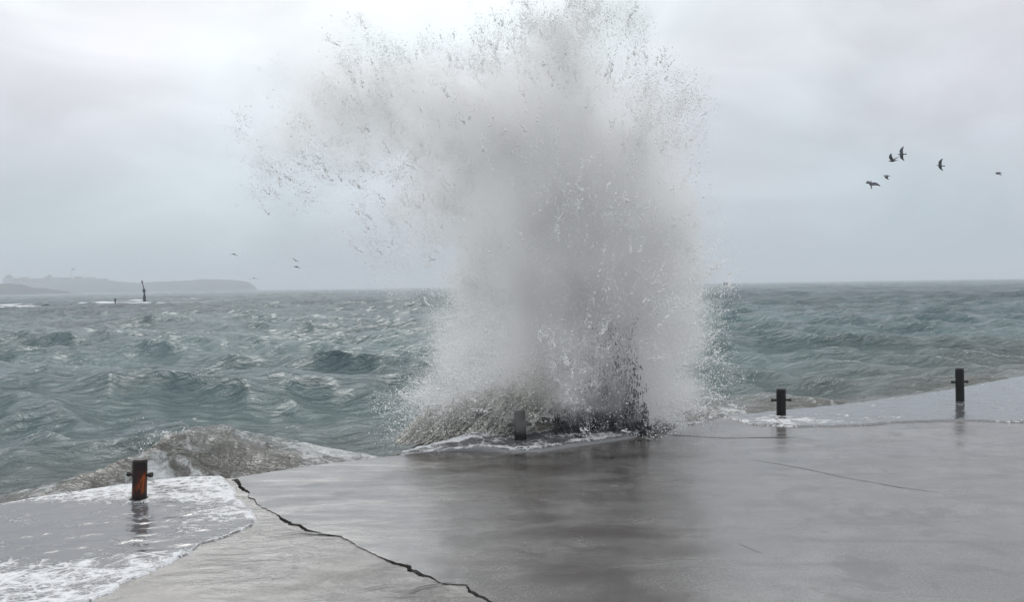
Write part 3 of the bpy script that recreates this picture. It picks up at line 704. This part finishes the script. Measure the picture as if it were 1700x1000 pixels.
def mist_volume():
    ng = bpy.data.node_groups.new('mist_nodes', 'GeometryNodeTree')
    ng.interface.new_socket('Geometry', in_out='INPUT', socket_type='NodeSocketGeometry'); ng.interface.new_socket('Geometry', in_out='OUTPUT', socket_type='NodeSocketGeometry')
    n = ng.nodes; l = ng.links
    go = n.new('NodeGroupOutput'); pos = n.new('GeometryNodeInputPosition')
    def vm(op, a, b=None, c=None):
        q = n.new('ShaderNodeVectorMath'); q.operation = op
        for i, v in enumerate((a, b, c)):
            if v is None: continue
            if isinstance(v, tuple): q.inputs[i].default_value = v
            else: l.new(v, q.inputs[i])
        return q
    def sm(op, a, b=None):
        q = n.new('ShaderNodeMath'); q.operation = op
        for i, v in enumerate((a, b)):
            if v is None: continue
            if isinstance(v, (int, float)): q.inputs[i].default_value = v
            else: l.new(v, q.inputs[i])
        return q.outputs[0]
    def nz(vec, sc, det, ro=.6):
        q = n.new('ShaderNodeTexNoise'); q.inputs['Scale'].default_value = sc; q.inputs['Detail'].default_value = det; q.inputs['Roughness'].default_value = ro; l.new(vec, q.inputs['Vector']); return q
    w1 = nz(pos.outputs[0], 1.5, 5, .62); w0 = vm('SUBTRACT', w1.outputs['Color'], (.5, .5, .5)).outputs[0]
    p = vm('ADD', pos.outputs[0], vm('MULTIPLY', w0, (1.5, .8, 1.5)).outputs[0]).outputs[0]
    tot = None
    for (px, py, rx, ry, Y, rd, wt) in VB:
        c = Vector(at(px, py, Y)) - S0; k = Y / F * .80
        d = vm('MULTIPLY', vm('SUBTRACT', p, tuple(c)).outputs[0], (1 / (rx * k), 1 / (rd * .8), 1 / (ry * k))).outputs[0]
        d2 = vm('DOT_PRODUCT', d, d).outputs['Value']
        e = sm('MULTIPLY', sm('EXPONENT', sm('MULTIPLY', d2, -1.0)), wt)
        tot = e if tot is None else sm('ADD', tot, e)
    n1 = nz(vm('MULTIPLY', pos.outputs[0], (1, 1, 1)).outputs[0], 2.6, 7, .66).outputs[0]
    er = n.new('ShaderNodeMapRange'); er.inputs[1].default_value = .32; er.inputs[2].default_value = .66; er.inputs[3].default_value = .34; er.inputs[4].default_value = 0.0; l.new(n1, er.inputs[0])
    dens = sm('MAXIMUM', sm('SUBTRACT', tot, er.outputs[0]), 0.0)
    z = n.new('ShaderNodeSeparateXYZ'); l.new(pos.outputs[0], z.inputs[0])
    dens = sm('MULTIPLY', dens, sm('GREATER_THAN', z.outputs[2], .02))
    dens = sm('MULTIPLY', dens, MIST_DENSITY)
    vc = n.new('GeometryNodeVolumeCube'); l.new(dens, vc.inputs['Density'])
    vc.inputs['Min'].default_value = (-5.6, -1.8, -.5); vc.inputs['Max'].default_value = (3.2, 2.6, 6.6)
    for nm, v in (('Resolution X', 176), ('Resolution Y', 72), ('Resolution Z', 142)): vc.inputs[nm].default_value = v
    smn = n.new('GeometryNodeSetMaterial'); l.new(vc.outputs[0], smn.inputs[0])
    m = bpy.data.materials.new('mist_air'); m.use_nodes = True; q = m.node_tree.nodes; q.remove(q['Principled BSDF'])
    v = q.new('ShaderNodeVolumePrincipled'); v.inputs['Color'].default_value = (.992, .988, .986, 1); v.inputs['Density'].default_value = 1.0; v.inputs['Anisotropy'].default_value = .25
    m.node_tree.links.new(v.outputs[0], q['Material Output'].inputs['Volume'])
    smn.inputs['Material'].default_value = m; l.new(smn.outputs[0], go.inputs[0])
    vd = bpy.data.volumes.new('mist_core'); ob = bpy.data.objects.new('mist_core', vd); C.objects.link(ob); ob.parent = splash; vd.materials.append(m)
    md = ob.modifiers.new('mist', 'NODES'); md.node_group = ng; ob['kind'] = 'stuff'
MIST_DENSITY = 5.5
mist_volume()
fine = [cluster('mist_clump', 190, .085, .0013, .0042, 100 + i) for i in range(5)]
coarse = [cluster('spray_clump', 70, .055, .0025, .0085, 200 + i) for i in range(5)]
PM = sample(3600, 1, -.03, .34)
gn_cloud('mist', PM, fine, .7, 1.7, M_SPRAY, 1)
PS = sample(3000, 2, .03, .40, 1.08, rim=True)
gn_cloud('spray', PS, coarse, .6, 1.6, M_SPRAY, 2)
gn_cloud('slugs', sample(850, 6, .05, .40, 1.1, True), [cluster('slug_clump', 110, .034, .002, .007, 300 + i) for i in range(5)], .6, 1.9, M_SPRAY, 6)
# ragged threads of water flung outwards at the rim of the plume
def threads(n, seed):
    g = np.random.default_rng(seed); P0 = sample(n, seed, .03, .4, 1.08, rim=True); src = np.array(px2(940, 700, 10.8)); out = []; rr = []; dd = []
    for p in P0:
        d = p - src; d /= np.linalg.norm(d); d = d + g.normal(0, .28, 3); d /= np.linalg.norm(d)
        L_ = g.uniform(.12, .55); k = int(g.uniform(14, 46)); t = g.random(k) ** 1.5
        q = p + d * (t * L_)[:, None] + np.array([0, 0, -1]) * ((t * L_) ** 2 * .35)[:, None]
        q += g.normal(0, .006 + .03 * t[:, None], (k, 3)); out.append(q); rr.append((.0095 - .006 * t) * g.uniform(.4, 1.2, k)); dd.append(np.repeat(d[None], k, 0))
    return np.concatenate(out), np.concatenate(rr), np.concatenate(dd)
TP, TR, TD = threads(1500, 12)
V_, F_ = droplets(TP - np.array(S0), TR, TD, 13)
o = link('water_threads', npmesh('water_threads', V_, F_), M_SPRAY, splash); o['kind'] = 'stuff'
# single larger drops
PD = sample(13000, 3, .0, .45, 1.12, rim=True)
PD = PD + np.random.default_rng(9).normal(0, .05, PD.shape)
dv = PD - np.array(px2(940, 760, 10.8)); dv /= np.linalg.norm(dv, axis=1, keepdims=True)
V_, F_ = droplets(PD - np.array(S0), .0025 + .007 * np.random.default_rng(4).random(len(PD)) ** 3, dv, 5)
o = link('droplets', npmesh('droplets', V_, F_), M_SPRAY, splash); o['kind'] = 'stuff'

# ------------------------------------------------------------------ gulls
M_GULL = simple('gull_feathers', (.10, .10, .11), .8, .3, 20)
def gull_meshes():
    bm = bmesh.new(); prof = [(-.26, .012), (-.20, .035), (-.08, .085), (.04, .092), (.14, .065), (.20, .040), (.25, .036), (.29, .012)]
    for (y, r) in prof:
        for j in range(8): bm.verts.new((r * math.cos(j * PI / 4), y, r * .85 * math.sin(j * PI / 4) + (.02 if y > .15 else 0)))
    bm.verts.ensure_lookup_table()
    for k in range(len(prof) - 1):
        for j in range(8): bm.faces.new([bm.verts[k * 8 + j], bm.verts[k * 8 + (j + 1) % 8], bm.verts[(k + 1) * 8 + (j + 1) % 8], bm.verts[(k + 1) * 8 + j]])
    body = bpy.data.meshes.new('body'); bm.to_mesh(body); bm.free()
    def wing(s):
        pts = [(0.05, .13, -.11), (.26, .18, -.09), (.44, .10, -.10), (.62, -.08, -.16)]
        V = []
        for (x, ya, yb) in pts:
            V += [(s * x, ya, .012), (s * x, yb, .0), (s * x, (ya + yb) / 2, -.010)]
        Fs = []
        for k in range(3):
            a = k * 3; b = a + 3; Fs += [(a, b, b + 1, a + 1), (a, a + 2, b + 2, b), (a + 1, b + 1, b + 2, a + 2)]
        me = bpy.data.meshes.new('wing'); me.from_pydata(V, [], Fs); return me
    t = bpy.data.meshes.new('tail'); t.from_pydata([(-.03, -.2, .01), (.03, -.2, .01), (.07, -.36, .0), (-.07, -.36, 0), (0, -.2, -.01), (0, -.36, -.008)], [], [(0, 1, 2, 3), (0, 3, 5, 4), (1, 4, 5, 2)])
    bk = bpy.data.meshes.new('beak'); bk.from_pydata([(-.012, .28, .02), (.012, .28, .02), (0, .28, .04), (0, .35, .018)], [], [(0, 1, 3), (1, 2, 3), (2, 0, 3)])
    return body, wing(-1), wing(1), t, bk
GM = gull_meshes()
for m_ in GM: m_.materials.append(M_GULL)
def gull(px, py, D, rot, flap, label, grp):
    D *= 1.12
    root = empty('gull', tuple(at(px, py, D))); root.rotation_euler = tuple(R(a) for a in rot)
    tag(root, label, 'gull', grp)
    for nm, m_ in zip(('body', 'wing', 'wing', 'tail', 'beak'), GM):
        o = bpy.data.objects.new(nm, m_); C.objects.link(o); o.parent = root
    ws = [c for c in root.children if c.name.startswith('wing')]
    ws[0].rotation_euler = (0, R(flap), 0); ws[1].rotation_euler = (0, R(-flap), 0)
G1 = 'gulls flying above the right-hand sea'; G2 = 'distant gulls left of the splash'
gull(1497, 256, 58, (10, 62, 60), 12, 'highest gull of the right flock, banking with one wing straight up', G1)
gull(1482, 267, 50, (0, 10, 35), 38, 'dark gull right beside the highest one, wings in a V', G1)
gull(1472, 292, 62, (5, 5, 60), -20, 'small gull between the V-winged gull and the lowest one', G1)
gull(1446, 306, 52, (70, 10, 10), 20, 'lowest gull of the right flock, diving', G1)
gull(1561, 275, 60, (20, 50, 60), 15, 'lone tilted gull between the flock and the right edge', G1)
gull(1658, 287, 66, (5, -12, 75), -18, 'rightmost gull, small and level near the right edge', G1)
gull(1206, 470, 60, (5, 0, 50), -22, 'gull low over the horizon just right of the splash', G1)
gull(388, 422, 90, (0, 5, 60), -15, 'higher faint gull over the headland tip', G2)
gull(422, 462, 95, (0, 0, 30), -15, 'lowest faint gull just above the headland tip', G2)
gull(492, 443, 80, (0, 5, 70), -10, 'faint gull nearest the splash on its left', G2)
gull(491, 433, 100, (0, 25, 40), 12, 'palest gull, just above the one nearest the splash', G2)

# ------------------------------------------------------------------ beacon, post, surf, headland
M_DARKM = simple('dark_paint', (.03, .038, .042), .6)
def tube(bm, a, b, r0, r1, seg=10):
    a, b = Vector(a), Vector(b); d = b - a
    g = bmesh.ops.create_cone(bm, cap_ends=True, segments=seg, radius1=r0, radius2=r1, depth=d.length)
    bmesh.ops.rotate(bm, cent=(0, 0, 0), matrix=d.to_track_quat('Z', 'Y').to_matrix(), verts=g['verts'])
    bmesh.ops.translate(bm, vec=(a + b) / 2, verts=g['verts'])
bp = ground(240, 503, SEA); k_ = bp.y / F
root = empty('channel_beacon', (bp.x, bp.y, SEA)); tag(root, 'dark navigation beacon on a post standing in the surf left of the headland tip', 'beacon')
bm = bmesh.new(); tube(bm, (0, 0, -1), (0, 0, 12 * k_), 2.6 * k_, 2.2 * k_); frombm('base_pillar', bm, M_DARKM, root)
bm = bmesh.new(); tube(bm, (0, 0, 12 * k_), (-.3 * k_, 0, 19 * k_), 1.3 * k_, 1.3 * k_); frombm('mast', bm, M_DARKM, root)
bm = bmesh.new(); tube(bm, (-.3 * k_, 0, 18 * k_), (-.5 * k_, 0, 23 * k_), 3.0 * k_, 1.8 * k_); frombm('lantern', bm, M_DARKM, root)
bm = bmesh.new(); tube(bm, (-.5 * k_, 0, 23 * k_), (-3.2 * k_, 0, 35 * k_), .8 * k_, .6 * k_, 8); frombm('pole', bm, M_DARKM, root)
bm = bmesh.new(); tube(bm, (-3.2 * k_, 0, 33 * k_), (-3.4 * k_, 0, 38 * k_), 1.7 * k_, .3 * k_); frombm('topmark', bm, M_DARKM, root)
bp2 = ground(191.5, 508, SEA); k2 = bp2.y / F
root = empty('mooring_post', (bp2.x, bp2.y, SEA)); tag(root, 'small grey post sticking out of the white surf left of the beacon', 'post')
bm = bmesh.new(); tube(bm, (0, 0, -1), (0, 0, 10 * k2), 1.2 * k2, 1.1 * k2); frombm('shaft', bm, M_DARKM, root)
bm = bmesh.new(); tube(bm, (0, 0, 10 * k2), (0, 0, 12 * k2), 2.0 * k2, 1.6 * k2); frombm('cap', bm, M_DARKM, root)

def surf():
    V, Fq = [], []
    M_SURF = simple('surf_foam', (.62, .66, .68), .7, .12, 1.5, .1)
    lines = [((-60, 513), (60, 509), (120, 505), (200, 504), (300, 503)), ((-60, 509), (40, 507), (110, 504), (180, 502)), ((20, 512), (60, 510)), ((300, 498), (322, 497), (338, 497)), ((95, 503), (160, 500), (250, 500))]
    for q, ln in enumerate(lines):
        pts = jag([ground(*p, SEA) for p in ln], .8, 1.2, 80 + q); n = len(pts); b0 = len(V); m = 7
        nn = fbm(np.array([(p.x * .12, p.y * .05, q) for p in pts]), 4, 82)
        for i, p in enumerate(pts):
            hh = max(.02, (nn[i] - .40) * 1.3) * min(1, i / 5, (n - 1 - i) / 5)
            for j in range(m):
                a = PI * j / (m - 1)
                V.append((p.x, p.y - math.cos(a) * (2.5 + hh * 5), SEA - .12 + math.sin(a) * (hh * (1 + random.uniform(-.25, .25)) + .1)))
        for i in range(n - 1):
            for j in range(m - 1):
                a = b0 + i * m + j; Fq.append((a, a + 1, a + m + 1, a + m))
    me = bpy.data.meshes.new('surf'); me.from_pydata(V, [], Fq)
    tag(link('surf', me, M_SURF, smooth=True), 'white surf breaking in a line in front of the headland', 'surf', kind='stuff')
surf()

def headland(name, prof, Y, depth, base_py, mat, label, seed):
    """ridge from a silhouette (px, py), with real depth behind it"""
    px = np.linspace(prof[0][0], prof[-1][0], 160); py = np.interp(px, [p[0] for p in prof], [p[1] for p in prof])
    py = py + (fbm(np.stack([px * .12, px * 0, px * 0], 1), 4, seed) - .5) * 2.2
    top = [at(a, b, Y) for a, b in zip(px, py)]
    m = 14; V = []
    for i, t in enumerate(top):
        for j in range(m):
            u = j / (m - 1); hgt = math.sin(min(1, u * 1.9) * PI / 2) if u < .53 else math.cos((u - .53) / .47 * PI / 2)
            e = .12 * math.sin(i * .31 + j) * (0 < j < m - 1)
            V.append((t.x * (1 + (u - .5) * depth / Y), Y + (u - .53) * depth, SEA - 1 + (t.z - SEA + 1) * max(0, hgt) * (1 + e * .3)))
    Fq = [(i * m + j, i * m + j + 1, (i + 1) * m + j + 1, (i + 1) * m + j) for i in range(len(top) - 1) for j in range(m - 1)]
    me = bpy.data.meshes.new(name); me.from_pydata(V, [], Fq)
    o = link(name, me, mat, smooth=True); o['kind'] = 'structure'; o['label'] = label
M_LAND = simple('headland_scrub', (.065, .075, .075), .95, .4, .02)
headland('headland', [(-400, 462), (-60, 466), (0, 471), (60, 469), (100, 466), (130, 463), (160, 464), (200, 467), (216, 468), (230, 470), (262, 468), (300, 466), (340, 464), (390, 465), (412, 467), (424, 474), (432, 484)], 2300, 300, 487, M_LAND, 'low hazy headland on the left horizon', 1)
headland('near_shore', [(-400, 474), (-60, 474), (0, 471), (40, 472), (60, 478), (90, 481), (115, 484), (130, 488)], 1300, 120, 489, M_LAND, 'darker stretch of shore at the far left below the town', 2)

M_WALL = [simple('town_wall_' + n_, c, .9, .15, .1) for n_, c in (('pale', (.36, .35, .36)), ('grey', (.20, .21, .22)), ('ochre', (.30, .26, .22)))]
M_ROOF = simple('town_roof', (.10, .085, .08), .9, .2, .2)
def box(name, x0, x1, y0, y1, z0, z1, mat, parent):
    bm = bmesh.new(); bmesh.ops.create_cube(bm, size=1)
    bmesh.ops.scale(bm, vec=(x1 - x0, y1 - y0, z1 - z0), verts=bm.verts); bmesh.ops.translate(bm, vec=((x0 + x1) / 2, (y0 + y1) / 2, (z0 + z1) / 2), verts=bm.verts)
    return frombm(name, bm, mat, parent)
def house(px0, px1, py0, py1, Y, kind, label, k):
    a = at(px0, py1, Y); b = at(px1, py0, Y); c = at((px0 + px1) / 2, py1, Y)
    wd = b.x - a.x; h = at((px0 + px1) / 2, py0, Y).z - c.z
    root = empty('town_building', (c.x, c.y, c.z - 8)); tag(root, label, 'building', 'buildings of the town on the headland')
    box('wall', -wd / 2, wd / 2, 0, 14, 0, 8 + h * (.75 if kind != 'flat' else 1), M_WALL[k % 3], root)
    z = 8 + h * .75
    if kind == 'gable':
        me = bpy.data.meshes.new('roof'); e = wd * .54
        me.from_pydata([(-e, -.5, z), (e, -.5, z), (e, 14.5, z), (-e, 14.5, z), (-e * .75, 7, z + h * .27), (e * .75, 7, z + h * .27)], [], [(0, 1, 5, 4), (2, 3, 4, 5), (0, 4, 3), (1, 2, 5), (0, 3, 2, 1)])
        link('roof', me, M_ROOF, root)
    elif kind == 'dome':
        bm = bmesh.new(); bmesh.ops.create_uvsphere(bm, u_segments=20, v_segments=10, radius=wd * .42)
        bmesh.ops.scale(bm, vec=(1, .6, .8), verts=bm.verts); bmesh.ops.translate(bm, vec=(0, 7, z), verts=bm.verts); frombm('dome', bm, M_ROOF, root, True)
        bm = bmesh.new(); tube(bm, (0, 7, z + wd * .3), (0, 7, z + wd * .55), .8, .3); frombm('finial', bm, M_ROOF, root)
    elif kind == 'tower':
        me = bpy.data.meshes.new('spire'); e = wd / 2 * 1.05
        me.from_pydata([(-e, 0, z), (e, 0, z), (e, 14, z), (-e, 14, z), (0, 7, z + h * .3)], [], [(0, 1, 4), (1, 2, 4), (2, 3, 4), (3, 0, 4)]); link('spire', me, M_ROOF, root)
    else:
        box('parapet', -wd * .52, wd * .52, -.4, 14.4, 8 + h, 8 + h + 1.2, M_ROOF, root)
    n = max(1, int(wd / 9))
    for i in range(n):
        box('window', -wd / 2 + (i + .35) * wd / n, -wd / 2 + (i + .65) * wd / n, -.15, .1, 8 + h * .3, 8 + h * .55, M_DARKM, root)
for i, (a, b, c, d, kd, lb) in enumerate([
    (5, 20, 459, 470, 'dome', 'domed building at the left end of the town'),
    (22, 33, 463, 470, 'flat', 'flat-roofed block right of the domed building'),
    (34, 44, 461, 470, 'flat', 'taller flat block in the middle of the left town row'),
    (46, 70, 462.5, 470, 'gable', 'long pitched-roof building left of the church tower'),
    (77, 83, 456, 468, 'tower', 'small tower with a pointed top rising above the town'),
    (72, 76.5, 461, 468, 'flat', 'narrow low block directly left of the pointed tower'),
    (85, 99, 461, 467, 'gable', 'pitched-roof house right of the pointed tower'),
    (101, 116, 462, 467, 'flat', 'low flat house left of the flagpole'),
    (123, 133, 459, 464, 'gable', 'house right beside the flagpole'),
    (140, 156, 461.5, 465, 'flat', 'long low building towards the right of the town'),
    (163, 176, 462.5, 466, 'gable', 'last pitched-roof house at the right end of the town')]):
    house(a, b, c, d, 2300, kd, lb, i)
fp = at(119.5, 463, 2290); root = empty('flagpole', (fp.x, fp.y, fp.z - 4)); tag(root, 'thin flagpole with a flag standing in the distant town', 'flagpole')
bm = bmesh.new(); tube(bm, (0, 0, 0), (0, 0, 34), .7, .45, 8); frombm('pole', bm, M_DARKM, root)
bm = bmesh.new(); bmesh.ops.create_grid(bm, x_segments=8, y_segments=2, size=1)
for v in bm.verts:
    x, y = v.co.x, v.co.y; v.co = ((x + 1) * 5, math.sin(x * 3) * .8, 31 + y * 2.2)
fl = frombm('flag', bm, M_DARKM, root); fl.modifiers.new('thickness', 'SOLIDIFY').thickness = .15
